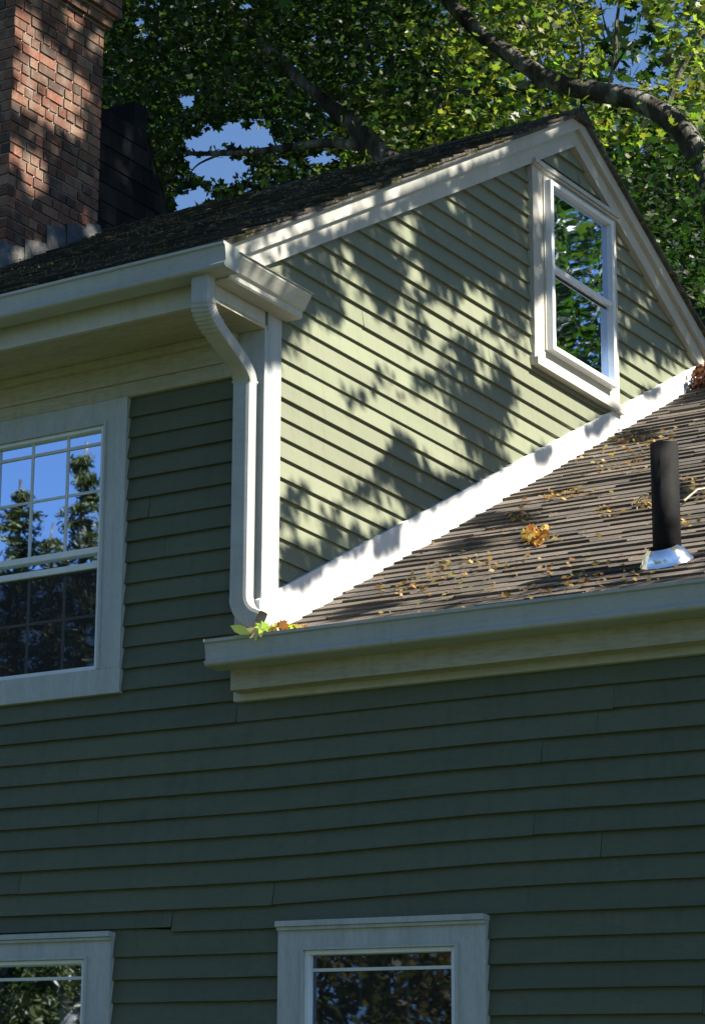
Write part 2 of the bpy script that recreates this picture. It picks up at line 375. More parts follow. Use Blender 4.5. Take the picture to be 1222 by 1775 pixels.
# main gutter, K profile
def kprof(h=.115, d=.12, t=.003):
    o = [(0, 0), (-.098, 0), (-.108, .006), (-.112, .014), (-.112, .019), (-.100, .030), (-.101, .045), (-.106, .080), (-.109, h-.018), (-d, h-.013), (-d, h), (-d+.014, h), (-d+.014, h-.008), (-.104, h-.018), (-.100, .078), (-.095, .045), (-.094, .028), (-.104, .016), (-.096, .006), (-.004, .006), (-.004, h-.005), (0, h-.005)]
    return o
def gutter(name, x0, x1, yb, zb, sag=0.0):
    mb = MB(); mb.extrude(kprof(), lambda a_, b_, t: (t, yb+a_, zb+b_+sag*(t-x0)), x0, x1)
    cap = [(0, 0), (-.098, 0), (-.108, .006), (-.112, .014), (-.112, .019), (-.100, .030), (-.101, .045), (-.106, .080), (-.109, .097), (-.12, .102), (-.12, .115), (0, .110)]
    for xx in (x0-.003, x1): mb.extrude(cap, lambda a_, b_, t: (t, yb+a_*1.01, zb+b_*1.01+sag*(xx-x0)), xx, xx+.003)
    x = x0+1.2
    while x < x1: mb.box(x, x+.014, yb-.105, yb, zb+.092+sag*(x-x0), zb+.100+sag*(x-x0)); x += .9   # hangers
    k = x0+2.9
    while k < x1-1:   # seam lap
        mb.extrude([(a_*1.015, b_-.0008) for a_, b_ in cap[1:10]]+[(-.05, .05)], lambda a_, b_, t: (t, yb+a_, zb+b_+sag*(k-x0)), k, k+.05, False); k += 3
    return mb.build(name, M['gutter'], house)
gutter('gutter', -9.1, .15, -.450, 6.345)
gutter('gutter', -.13, 7.1, -.105, 4.665)
# wing cornice
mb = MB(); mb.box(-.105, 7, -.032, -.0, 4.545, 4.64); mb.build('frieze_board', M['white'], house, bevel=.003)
mb = MB(); mb.box(-.075, 7, -.103, -.032, 4.575, 4.73); mb.build('fascia_board', M['soffit'], house, bevel=.003)
# cornice return running back along the gable
prof = [(.022, 0), (.098, 0), (.105, .008), (.105, .030), (.118, .040), (.134, .070), (.146, .090), (.150, .096), (.150, .110), (.142, .112), (.022, .175)]
mb = MB(); mb.extrude(prof, lambda a_, b_, t: (a_, t, 6.335+b_), -.447, .142)
mb.extrude([(.020, .172), (.156, .1085), (.158, .112), (.022, .177)], lambda a_, b_, t: (a_, t, 6.335+b_), -.44, .150)
mb.build('cornice_return', M['white'], house)
# rakes
mb = MB()
def rake(y0, y1, zl0, zl1, x0, x1, top0, top1):
    s = lambda y, o: roofz(y)+o
    mb.hexa([(x0, y0, s(y0, zl0)), (x1, y0, s(y0, zl0)), (x1, y1, s(y1, zl1)), (x0, y1, s(y1, zl1)), (x0, y0, s(y0, top0)), (x1, y0, s(y0, top0)), (x1, y1, s(y1, top1)), (x0, y1, s(y1, top1))])
for (ya, yb) in ((-.40, RY), (6.2, RY)):
    rake(ya, yb, -.195, -.195, .0, .038, -.024, -.024)
    rake(ya, yb, -.100, -.100, .038, .062, -.024, -.024)
mb.build('rake_board', M['white'], house)
# white flashing board along wing roof
mb = MB(); y0, y1 = -.045, 4.33
mb.hexa([(.0, y0, WZ-.01+WS*y0), (.030, y0, WZ-.01+WS*y0), (.030, y1, WZ-.01+WS*y1), (.0, y1, WZ-.01+WS*y1), (.0, y0, 5.012+.56*y0), (.030, y0, 5.012+.56*y0), (.030, y1, 5.012+.56*y1), (.0, y1, 5.012+.56*y1)])
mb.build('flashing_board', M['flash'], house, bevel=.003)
# --- downspout
def sweep(mb, path, wv, hw, hd):    # path: list of (point, normal vector in depth); wv: fixed width axis
    n = len(mb.v); k = 12
    sec = []
    for (sx, sy) in ((1, 1), (-1, 1), (-1, -1), (1, -1)):
        for a_ in ((sx, sy*.6), (sx*.92, sy*.92), (sx*.6, sy)) if sx*sy > 0 else ((sx*.6, sy), (sx*.92, sy*.92), (sx, sy*.6)): sec.append(a_)
    for i, p in enumerate(path):
        p = Vector(p); t = (Vector(path[min(i+1, len(path)-1)])-Vector(path[max(i-1, 0)])).normalized()
        w_ = Vector(wv); w_ = (w_-t*w_.dot(t)).normalized(); d_ = t.cross(w_)
        f = 1.0
        for a_, b_ in sec: mb.v.append(tuple(p+w_*a_*hw(i)+d_*b_*hd(i)))
    for i in range(len(path)-1):
        for q in range(k):
            r_ = (q+1) % k; mb.f.append((n+i*k+q, n+i*k+r_, n+(i+1)*k+r_, n+(i+1)*k+q)); mb.c.append((1, 1, 1))
mb = MB(); P = []
N = 46
yt, yl = -.49, -.088
for i in range(5): P.append((.004, yt, 6.352-.03*i))
for i in range(1, N+1):
    f = i/N; s = f*f*(3-2*f); P.append((.004-.040*f, yt+(yl-yt)*(.5-.5*math.cos(math.pi*f))**1.0, 6.232-.255*f)) 
rib = lambda i: .0445+(.0035 if (5 <= i <= 20 and i % 2) else 0)
sweep(mb, P, (1, 0, 0), rib, lambda i: .033+(.003 if (5 <= i <= 20 and i % 2) else 0))
P2 = [(-.036, yl, z) for z in np.linspace(5.99, 4.98, 12)]
sweep(mb, P2, (1, 0, 0), lambda i: .0435, lambda i: .032)
P3 = []; rr = .115
for i in range(15):
    th = (i/14)*R(64); P3.append((-.036+rr*(1-math.cos(th)), yl, 4.99-rr*math.sin(th)))
P3.append((P3[-1][0]+.027, yl, P3[-1][2]-.013))
mbq = mb; n = len(mb.v)
sweep(mb, P3, (0, 1, 0), lambda i: .0335, lambda i: .045)
mb.box(-.081, .009, -.1215, -.0545, 5.982, 5.992)
mb.build('downspout', M['gutter'], house)

# --- vent pipe
q_ = atroof(1156, 968, WZ+.03, WS); pb = Vector((q_[0], q_[1], WZ+WS*q_[1]))
mb = MB(); mb.tube([(pb.x, pb.y, pb.z-.05), (pb.x, pb.y, float(aty(1155, 770, pb.y)[2]))], .053, 28); 
mb2 = MB(); mb2.tube([(pb.x, pb.y, 5.5), (pb.x, pb.y, 5.502)], [.045, .045], 28)
vp = mb.build('vent_pipe', M['pipe'], house, True)
mb = MB()
base = [(.17, -.0), (.165, .012)]
P = lambda xx, s, h_: (pb.x+xx, pb.y+d2[0]*s+n2[0]*h_, pb.z+d2[1]*s+n2[1]*h_)
prof = [(.104, .100, .002), (.094, .090, .014), (.090, .086, .026), (.078, .075, .046), (.060, .062, .060), (.054, .056, .066)]
n = len(mb.v); K = 28
for (ra, rb, h_) in prof:
    for k in range(K):
        th = 2*math.pi*k/K; sq = 1.0
        if ra > .11: c_, s_ = math.cos(th), math.sin(th); q = max(abs(c_), abs(s_)); sq = min(1/q, 1.28)
        mb.v.append(P(ra*math.cos(th)*sq, rb*math.sin(th)*sq-(.02 if ra > .11 else 0), h_+.012))
for i in range(len(prof)-1):
    for k in range(K): mb.f.append((n+i*K+k, n+i*K+(k+1) % K, n+(i+1)*K+(k+1) % K, n+(i+1)*K+k)); mb.c.append((1, 1, 1))
mb.build('pipe_boot', M['metal'], vp, True)

# --- chimney
CX, CY0, CY1, CW = -2.80, 1.775, 2.66, 1.0
mb = MB(); bc = MB()
bc.box(CX-CW+.008, CX-.008, CY0+.008, CY1-.008, 6.9, 10.5)
brc = [tuple((q*.9+.1*(c[0]+c[1]+c[2])/3)*.66 for q in c) for c in [(.30, .13, .090), (.36, .17, .12), (.25, .11, .08), (.19, .11, .085), (.13, .09, .08), (.36, .21, .15), (.28, .15, .11), (.42, .25, .18)]]
def course(z, h, e, off, hdr=False):
    L = .085 if hdr else .172
    for side in (0, 1, 2, 3):
        a0, a1 = ((CY0-e, CY1+e) if side in (0, 2) else (CX-CW-e, CX+e))
        t = a0-off*L+(0 if side in (0, 2) else L*.5)
        while t < a1-.01:
            L2 = L*random.uniform(.93, 1.05) if random.random() > .25 else .085; s_, t_ = max(t, a0), min(t+L2-.011, a1); t += L2
            if t_-s_ < .02: continue
            c = random.choice(brc); k = random.uniform(.7, 1.15); c = tuple(q*k for q in c)
            o = random.uniform(-.003, .004)+e; dz = random.uniform(-.0015, .0015); b = .095
            if side == 0: mb.box(CX-.06, CX+o, s_, t_, z+dz, z+h+dz, c)
            elif side == 2: mb.box(CX-CW-o, CX-CW+.06, s_, t_, z+dz, z+h+dz, c)
            elif side == 1: mb.box(max(s_, CX-CW-e+.001), min(t_, CX+e-.001), CY0-o, CY0+.06, z+dz, z+h+dz, c)
            else: mb.box(max(s_, CX-CW-e+.001), min(t_, CX+e-.001), CY1-.06, CY1+o, z+dz, z+h+dz, c)
z = 6.95; k = 0
while z < 9.66: course(z, .056, .0, .5*(k % 2), k % 6 == 5); z += .068; k += 1
for e in (.035, .075, .075, .11, .11, .075): course(z, .058, e, .5*(k % 2)); bc.box(CX-CW-e+.03, CX+e-.03, CY0-e+.03, CY1+e-.03, z-.012, z+.062); z += .070; k += 1
while z < 10.5: course(z, .056, .0, .5*(k % 2)); z += .068; k += 1
ch = mb.build('chimney', M['brick'], house); bc.build('mortar', M['mortar'], ch)
# stepped lead flashing at the foot
mb = MB(); y = CY0-.05; i = 0
while y < CY1:
    wd = random.uniform(.17, .24); z0 = roofz(y)-.03; z1 = roofz(min(y+wd, CY1))+random.uniform(.05, .13)
    e = .010+.004*(i % 2); y2 = min(y+wd+.02, CY1+.02)
    mb.hexa([(CX+.0, y, z0), (CX+e+.012, y, z0+.03), (CX+e+.012, y2, roofz(y2)), (CX, y2, roofz(y2)-.03), (CX, y+.01, z1-.04), (CX+e, y+.01, z1-.04), (CX+e, y2-.01, z1), (CX, y2-.01, z1)])
    y += wd; i += 1
mb.hexa([(CX-CW-.1, CY0-.20, roofz(CY0-.2)+.012), (CX+.06, CY0-.20, roofz(CY0-.2)+.012), (CX+.06, CY0, roofz(CY0)+.012), (CX-CW-.1, CY0, roofz(CY0)+.012), (CX-CW-.1, CY0-.20, roofz(CY0-.2)+.02), (CX+.06, CY0-.20, roofz(CY0-.2)+.02), (CX+.012, CY0-.012, roofz(CY0)+.17), (CX-CW-.1, CY0-.012, roofz(CY0)+.17)])
mb.build('chimney_flashing', M['lead'], ch)

# --- windows
def window(fn, u0, u1, z0, z1, cw, glass, name='window', top=.0, lab=None, hood=True, nmunt=2, bar=True, sc=True, gab=False, shabby='white_shabby', sashw=.045, meet=None, curtain=True, sill=True, gin=0.):
    B = lambda mb, a, b, c, d, e, f: mb.hexa([fn(*q) for q in ((a, c, e), (b, c, e), (b, c, f), (a, c, f), (a, d, e), (b, d, e), (b, d, f), (a, d, f))])
    mb = MB(); cl, crt, cb, ct = cw
    w0 = -.005; wf = .034
    B(mb, u0, u0+cl, z0+(cb if sill else 0), z1, w0, wf); B(mb, u1-crt, u1, z0+(cb if sill else 0), z1, w0, wf)
    B(mb, u0+cl, u1-crt, z1-ct, z1, w0, wf-.001); B(mb, u0+cl if not sill else u0, u1-crt if not sill else u1, z0, z0+cb, w0, wf-.0015)
    if hood:
        B(mb, u0-.003, u1+.003, z1-.022, z1+.001, w0, wf+.022); B(mb, u0-.001, u1+.001, z1-.036, z1-.023, w0, wf+.012)
    B(mb, u0+cl-.012, u0+cl, z0+cb, z1-ct, wf, wf+.008); B(mb, u1-crt, u1-crt+.012, z0+cb, z1-ct, wf, wf+.008); B(mb, u0+cl-.012, u1-crt+.012, z1-ct, z1-ct+.012, wf, wf+.008)
    wn = mb.build(name, M[shabby], house)
    if lab: wn['label'] = lab
    if gab:
        mb = MB(); B(mb, u0-.01, u1+.012, z0-.042, z0-.002, -.005, .055); mb.build('sill', M['white'], wn)
    a, b, c, d = u0+cl, u1-crt, z0+cb, z1-ct
    so = (.075 if gab else .028); si = so-.028
    m = meet if meet else (c+d)/2
    mb = MB(); sw = sashw
    B(mb, a, a+sw, c, d, si-.03, so); B(mb, b-sw, b, c, d, si-.03, so); B(mb, a+sw, b-sw, d-sw*.8, d, si-.03, so-.001); B(mb, a+sw, b-sw, c, c+sw*.9, si-.03, so-.001)
    if gab: B(mb, a+sw, b-sw, m-.013, m+.013, si-.02, so-.008)
    else: B(mb, a+sw, b-sw, m+.022, m+.052, si-.014, so-.004); B(mb, a+sw, b-sw, m-.048, m-.018, si-.030, so-.012)
    mb.build('sash', M['vinyl'], wn, bevel=.002)
    gl = MB(); e = .0
    B(gl, a+sw-.004, b-sw+.004, m-.02, d-sw*.8+.004, si-.004, si+.0); gl.build('pane', M[glass], wn)
    gl = MB(); B(gl, a+sw-.004, b-sw+.004, c+sw*.9-.004, m-.03, si-.012, si-.008); gl.build('pane', M[glass], wn)
    if sc:
        gl = MB(); B(gl, a+sw-.003, b-sw+.003, c+sw*.9-.003, m-.045, si-.001, si-.000); gl.build('insect_screen', M['screen'], wn)
    if nmunt:
        mb = MB(); wi = b-a-2*sw
        for k in range(1, nmunt+1):
            u = a+sw+wi*k/(nmunt+1); B(mb, u-.006, u+.006, c+sw*.9, m-.048, si-.008-gin, si-.0045-gin); B(mb, u-.006, u+.006, m+.052, d-sw*.8, si-.001-gin, si+.005-gin)
        for zz, e_ in (((m+d)/2+.01, 0), ((m+c)/2, -.007)): B(mb, a+sw, b-sw, zz-.006, zz+.006, si-.0005+e_-gin, si+.0045+e_-gin)
        if bar: B(mb, a+sw, b-sw, d-.085, d-.072, si-.0008, si+.008)
        mb.build('muntin_grille', M['muntin'], wn)
    if curtain:
        mb = MB(); n = len(mb.v)
        for (s0, s1) in ((a+sw, a+sw+.16*(b-a)), (b-sw-.13*(b-a), b-sw)):
            for k in range(10):
                p, q = s0+(s1-s0)*k/10, s0+(s1-s0)*(k+1)/10; e = .012*(k % 2)-.012*((k+1) % 2)
                mb.poly([fn(p, c, -.16+e), fn(q, c, -.16-e), fn(q, d, -.16-e), fn(p, d, -.16+e)])
        mb.build('curtain', M['curtain'], wn)
    rm = MB(); D = -.55; q0, q1, q2, q3 = a-.02, b+.02, c-.02, d+.02; s_ = si-.05
    F_ = lambda *pp: rm.poly([fn(*q) for q in pp])
    F_((q0, q2, D), (q1, q2, D), (q1, q3, D), (q0, q3, D)); F_((q0, q2, s_), (q0, q2, D), (q0, q3, D), (q0, q3, s_)); F_((q1, q2, s_), (q1, q2, D), (q1, q3, D), (q1, q3, s_))
    F_((q0, q2, s_), (q1, q2, s_), (q1, q2, D), (q0, q2, D)); F_((q0, q3, s_), (q1, q3, s_), (q1, q3, D), (q0, q3, D))
    rm.build('interior', M['room'], wn)
    return wn
window(front, -1.57, -.687, 4.645, 6.054, (.12, .12, .118, .115), 'glass', lab='upper storey window with blue sky and spruce tops in the glass', hood=False, meet=5.30, sashw=.022)
window(front, -1.57, -.690, 2.14, 3.563, (.13, .13, .12, .115), 'glass', lab='ground floor window at the left, cut by the photo edge', meet=2.80, sashw=.022, gin=.014)
window(front, .128, 1.037, 2.14, 3.578, (.12, .125, .12, .120), 'glass', lab='ground floor window at the right showing dark autumn foliage', meet=2.80, sashw=.022, gin=.014)
window(gable, 2.435, 3.350, 6.885, 7.985, (.115, .105, .07, .085), 'wavy_glass', lab='attic window with old wavy glass in the gable', hood=True, nmunt=0, sc=False, gab=True, shabby='white', sashw=.030, meet=7.42, curtain=False)

# ------------------------------------------------------------------ fallen leaves
def litter_pts(cx, cy, rx, ry, n, lift=.02, plane=True):
    out = []
    for _ in range(n):
        gx, gy = max(-1.5, min(1.5, random.gauss(0, 1))), max(-1.5, min(1.5, random.gauss(0, 1))); u, v = cx+gx*rx, cy+gy*ry
        p = atroof(u, v, WZ+.012, WS)
        if p[1] < -.12 or p[1] > 4.5 or p[0] < .035: continue
        p = p.copy(); p[2] += random.uniform(.004, lift); out.append(p)
    return np.array(out)
LC = .7*np.array([(.42, .26, .07), (.36, .19, .06), (.30, .14, .06), (.50, .36, .12), (.22, .11, .05), (.38, .30, .13)])
def lcols(n, P=LC): return P[rng.integers(0, len(P), n)]*rng.uniform(.7, 1.2, (n, 1))
pts = []
for (cx, cy, rx, ry, n) in [(905, 900, 18, 5, 40), (960, 862, 16, 5, 40), (1000, 855, 20, 5, 30), (1090, 800, 30, 12, 40), (1060, 890, 14, 5, 30), (1115, 878, 12, 6, 40), (760, 1000, 30, 8, 40), (850, 985, 30, 9, 40), (955, 935, 12, 4, 18), (700, 1020, 30, 10, 40), (1040, 1000, 60, 12, 60), (1200, 850, 15, 12, 40), (1190, 905, 14, 8, 25), (900, 960, 160, 70, 150), (1080, 780, 60, 30, 120), (1090, 760, 40, 6, 90), (760, 985, 12, 4, 20), (1180, 980, 12, 5, 12), (920, 1030, 150, 8, 70)]:
    q = litter_pts(cx, cy, rx, ry, n)
    if len(q): pts.append(q)
pts = np.concatenate(pts)
nm = np.tile(np.array([0, n2[0], n2[1]])*2.2, (len(pts), 1))
tag(leaf_mesh('fallen_leaves', pts, rng.uniform(.012, .032, len(pts)), lcols(len(pts)), M['litter'], None, nm), 'thin scatter of dry yellow and brown leaf bits over the lower roof', 'leaf litter', kind='stuff')
def pile(cx, cy, rx, ry, n, lift, P, lab, size=(.02, .045)):
    q = litter_pts(cx, cy, rx, ry, n, lift)
    o = leaf_mesh('leaf_pile', q-q.mean(0), rng.uniform(*size, len(q)), lcols(len(q), P), M['litter']); o.location = q.mean(0)
    return tag(o, lab, 'leaf pile')
OR = .62*np.array([(.62, .26, .06), (.66, .40, .10), (.55, .33, .09), (.45, .16, .05), (.70, .50, .16)])
pile(928, 938, 13, 6, 90, .05, OR, 'orange and yellow leaf pile in the middle of the lower roof')
RD = .7*np.array([(.16, .035, .03), (.22, .06, .04), (.12, .04, .03), (.18, .10, .05)])
pile(1212, 670, 14, 5, 300, .12, RD, 'dark red leaf pile at the top of the lower roof against the rake')
q = []
for _ in range(200):
    t = random.random(); q.append((.03+.30*t+random.gauss(0, .015), -.155+random.gauss(0, .025), 4.775+.055*(1-abs(t-.5)*1.6)*random.random()+.005))
q = np.array(q); G2 = np.concatenate([OR, OR[:2], np.array([(.60, .55, .30), (.50, .24, .12), (.45, .60, .12)])])
o = leaf_mesh('leaf_pile', q-q.mean(0), rng.uniform(.022, .05, len(q)), lcols(len(q), G2), M['litter']); o.location = q.mean(0); tag(o, 'orange and pale green leaves clogging the gutter under the downspout', 'leaf pile')
q = np.array([(.055, -.235, 4.800), (.13, -.235, 4.785), (.075, -.225, 4.815), (.155, -.225, 4.80)])
o = leaf_mesh('leaf', q[:1]*0, np.array([.10]), np.array([(.15, .22, .06)]), M['litter'], None, np.array([[.5, -3, .2]]), .2, [(0, -.5), (.2, -.2), (.24, .1), (.12, .4), (0, .55), (-.12, .4), (-.24, .1), (-.2, -.2)]); o.location = q[0]
tag(o, 'broad dull green leaf standing at the end of the downspout', 'leaf')
o = leaf_mesh('leaf', q[1:2]*0, np.array([.085]), np.array([(.62, .50, .24)]), M['litter'], None, np.array([[.5, -3, .6]]), .3); o.location = q[1]
tag(o, 'pale yellow leaf hanging over the lip of the lower gutter', 'leaf')
o = leaf_mesh('leaf', q[2:3]*0, np.array([.07]), np.array([(.30, .48, .06)]), M['litter'], None, np.array([[.8, -2, 1.2]]), .3); o.location = q[3]
tag(o, 'bright green leaf on top of the leaves in the lower gutter', 'leaf')
mb = MB(); c = atroof(1122, 875, WZ+.03, WS); mb.tube([(c[0]+.04*math.cos(t)-.02, c[1]+.02, c[2]+.06*math.sin(t)) for t in np.linspace(1.2, 4.6, 9)], .003, 6, (1, 1, 1)); M['twig'] = painted('dry_twig', (.40, .36, .26), (.2, .16, .1)); tag(mb.build('twig', M['twig']), 'pale curved twig on the lower roof just left of the black pipe', 'twig')
mb = MB(); A = atroof(1185, 868, WZ+.03, WS); B = atroof(1230, 845, WZ+.05, WS); mb.tube([tuple(A), tuple((A+B)/2+np.array([0, 0, .02])), tuple(B)], .005, 6); tag(mb.build('twig', M['twig']), 'straight pale twig on the lower roof right of the black pipe', 'twig')
# debris on the main roof
q = np.stack([rng.uniform(-4.5, 0, 9000), rng.uniform(-.5, 2.8, 9000)], 1); q = np.concatenate([q, (RZ-RS*(RY-q[:, 1])+rng.uniform(.012, .026, 9000))[:, None]], 1)
keep = np.sin(q[:, 0]*5+np.sin(q[:, 1]*6)*2)+rng.normal(0, .7, len(q)) > .2; q = q[keep]
tag(leaf_mesh('leaf_debris', q, rng.uniform(.008, .022, len(q)), lcols(len(q), np.array([(.20, .15, .06), (.12, .08, .04), (.16, .14, .06), (.28, .22, .10), (.07, .07, .03)]))*.6, M['litter'], None, np.tile([0, -1, 2.], (len(q), 1))), 'moss and dry leaf debris on the upper roof behind the gutter', 'leaf litter', kind='stuff')

# ------------------------------------------------------------------ trees
def limb(mb, pts, rads, seg=10, sub=5, wob=.05):
    P = [np.array(p, float) for p in pts]; out = []; rr = []
    for i in range(len(P)-1):
        p0, p1, p2, p3 = P[max(i-1, 0)], P[i], P[i+1], P[min(i+2, len(P)-1)]
        for k in range(sub):
            t = k/sub; out.append(.5*((2*p1)+(p2-p0)*t+(2*p0-5*p1+4*p2-p3)*t*t+(3*p1-p0-3*p2+p3)*t**3)); rr.append(rads[i]*(1-t)+rads[i+1]*t)
    out.append(P[-1]); rr.append(rads[-1]); mb.tube(out, rr, seg, wob=wob)
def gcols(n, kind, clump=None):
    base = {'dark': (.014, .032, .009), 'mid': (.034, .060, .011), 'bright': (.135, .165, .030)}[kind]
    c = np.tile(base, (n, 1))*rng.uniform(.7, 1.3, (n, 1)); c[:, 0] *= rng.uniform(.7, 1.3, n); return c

# maple behind the house
TY = 12.0
def T(u, v, y=TY): return tuple(aty(u, v, y))
px = 1/172.
maple = empty('maple_tree', (T(1262, 900)[0], TY, 0)); mo = np.array(maple.location)
tag(maple, 'tall maple behind the gable with an arching lichen grey limb and dense green crown', 'tree')
def child(mb_or, name, mat, parent, **k):
    o = mb_or.build(name, mat, parent, **k); o.location = -np.array(parent.location); return o
mb = MB(); t0 = T(1262, 900); limb(mb, [(t0[0]+.3, TY, 0), (t0[0]+.15, TY, 5), T(1268, 760), T(1275, 600), T(1262, 450)], [.42, .34, .26, .18, .14], 14); child(mb, 'trunk', M['bark'], maple, smooth=True)
mb = MB(); limb(mb, [T(1262, 470), T(1240, 355), T(1212, 275), T(1172, 216), T(1112, 177), T(1050, 161), T(985, 150), T(935, 128), T(880, 92), T(832, 58), T(780, 5), T(720, -60), T(640, -160)], [.14, .115, .105, .10, .095, .092, .088, .082, .075, .07, .065, .06, .04], 12); child(mb, 'limb', M['bark'], maple, smooth=True)
mb = MB(); limb(mb, [T(960, 142), T(905, 150), T(870, 162), T(820, 161), T(775, 152), T(730, 160, 11.6)], [.05, .04, .035, .028, .02, .01], 8); child(mb, 'limb', M['bark'], maple, smooth=True)
mb = MB(); limb(mb, [T(1240, 600), T(1080, 470, 12.4), T(900, 380, 12.6), T(770, 320, 12.4), T(700, 283), T(655, 262), T(610, 215), T(570, 182), T(535, 152), T(500, 118), T(440, 60), T(380, -20)], [.2, .17, .15, .13, .12, .105, .085, .07, .055, .05, .04, .03], 10); child(mb, 'limb', M['bark'], maple, smooth=True)
mb = MB(); limb(mb, [T(690, 280), T(640, 256), T(600, 250), T(560, 248), T(500, 256), T(440, 263), T(380, 266), T(322, 266)], [.085, .06, .055, .05, .042, .035, .028, .02], 8); child(mb, 'limb', M['bark'], maple, smooth=True)
mb = MB()
for pts, r_ in (([(1053, 158), (1066, 95), (1068, 40), (1078, -20)], .022), ([(1058, 130), (1078, 95), (1098, 72)], .014), ([(1066, 90), (1050, 50), (1040, 5)], .012), ([(380, 268), (345, 284), (330, 300)], .015), ([(940, 130), (930, 80), (905, 30)], .02), ([(560, 248), (520, 220), (505, 205)], .012), ([(480, 258), (470, 220), (478, 200)], .010), ([(610, 250), (560, 215), (520, 195), (480, 180)], .015), ([(450, 262), (440, 290), (425, 330)], .008), ([(1150, 205), (1180, 120), (1222, 60)], .03), ([(1000, 152), (1010, 80), (990, 10)], .02), ([(870, 92), (800, 110), (740, 90)], .02)):
    mb = MB(); limb(mb, [T(*p) for p in pts], [r_]+[r_*.7]*(len(pts)-2)+[r_*.4], 6, 3); child(mb, 'twig', M['bark'], maple)
# crown: leaves gather in sprays; sky gaps left between the boughs
gaps = [(405, 232, 64, 20), (350, 248, 30, 16), (440, 248, 40, 12), (385, 292, 44, 22), (350, 285, 20, 14), (318, 355, 22, 22), (345, 340, 20, 14), (1095, 62, 40, 60), (1120, 108, 44, 38), (1075, 130, 36, 28), (1060, 50, 24, 40), (558, 275, 26, 10), (328, 175, 14, 9), (428, 12, 13, 8), (243, 35, 13, 9), (250, 58, 9, 6), (570, 195, 10, 10), (640, 130, 8, 5), (505, 120, 7, 5), (700, 80, 8, 6)]
def crown(n_sp, per, box, sigma, size, density, kindf):
    P = []; Sz = []; Cc = []; Nn = []
    (x0, x1), (y0, y1), (z0, z1) = box
    cs = np.stack([rng.uniform(x0, x1, n_sp), rng.uniform(y0, y1, n_sp), rng.uniform(z0, z1, n_sp)], 1)
    for c in cs:
        if not density(c): continue
        n = max(3, int(per*rng.uniform(.4, 1.6))); q = c+rng.normal(size=(n, 3))*np.array(sigma)*rng.uniform(.6, 1.3)
        k = kindf(c); P.append(q); Sz.append(rng.uniform(size[0], size[1], n)); Cc.append(gcols(n, k)*rng.uniform(.55, 1.5)); t = rng.normal(size=3)*.5+np.array([.2, -.1, 1.1]); Nn.append(np.tile(t, (n, 1)))
    return [np.concatenate(z_) for z_ in (P, Sz, Cc, Nn)]
def in_frame(p, m=40):
    uv = proj(p); return (uv[..., 0] > -m) & (uv[..., 0] < 1222+m) & (uv[..., 1] > -m) & (uv[..., 1] < 760)
def gapmask(p, grow=1.0):
    uv = proj(p); m = np.zeros(len(p), bool)
    for (a_, b_, rx, ry) in gaps: m |= (((uv[:, 0]-a_)/(rx*grow))**2+((uv[:, 1]-b_)/(ry*grow))**2) < 1+.5*rng.uniform(-1, 1, len(p))
    return m
LP = np.array([(1195, 250), (1172, 216), (1112, 177), (1050, 161), (985, 150), (935, 128), (880, 92), (832, 58), (780, 5)], float)
LP2 = np.array([(690, 280), (600, 250), (500, 256), (440, 263), (322, 266)], float)
LP3 = np.array([(700, 283), (655, 262), (610, 215), (570, 182), (535, 152), (500, 118)], float)
def limbdist(p):
    uv = proj(p); d = np.full(len(p), 1e9)
    for L, k in ((LP, 1.), (LP2, 2.2), (LP3, 1.7)):
        for a_, b_ in zip(L[:-1], L[1:]):
            t = np.clip(((uv-a_)@(b_-a_))/((b_-a_)@(b_-a_)), 0, 1); d = np.minimum(d, k*np.linalg.norm(uv-a_-t[:, None]*(b_-a_), axis=1))
    return d
def dens(c):
    uv = proj(c)
    if not (-120 < uv[0] < 1330 and -200 < uv[1] < 700): return False
    if uv[0] > 860 and uv[1] < 260 and rng.random() < .42: return False
    if 290 < uv[0] < 620 and 200 < uv[1] < 400 and rng.random() < .4: return False
    return True
def kf(c):  # sunlit and shaded parts of the crown are put into leaf colour
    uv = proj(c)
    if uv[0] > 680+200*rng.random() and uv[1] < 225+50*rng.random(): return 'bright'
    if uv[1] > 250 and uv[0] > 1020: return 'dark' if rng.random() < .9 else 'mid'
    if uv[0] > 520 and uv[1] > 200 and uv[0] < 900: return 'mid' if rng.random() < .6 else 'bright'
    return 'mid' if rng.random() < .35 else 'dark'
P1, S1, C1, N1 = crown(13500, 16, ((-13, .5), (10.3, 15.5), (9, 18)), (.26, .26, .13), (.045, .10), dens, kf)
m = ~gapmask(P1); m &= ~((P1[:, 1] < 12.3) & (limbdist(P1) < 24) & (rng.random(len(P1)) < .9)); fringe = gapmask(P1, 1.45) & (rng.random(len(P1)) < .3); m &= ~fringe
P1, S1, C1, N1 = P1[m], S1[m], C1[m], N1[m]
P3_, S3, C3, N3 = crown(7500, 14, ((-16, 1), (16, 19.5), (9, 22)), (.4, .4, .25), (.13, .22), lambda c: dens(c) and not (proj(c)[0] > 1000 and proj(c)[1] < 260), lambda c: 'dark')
m = ~gapmask(P3_, 1.15); P1, S1, C1, N1 = np.concatenate([P1, P3_[m]]), np.concatenate([S1, S3[m]]), np.concatenate([C1, C3[m]]), np.concatenate([N1, N3[m]])
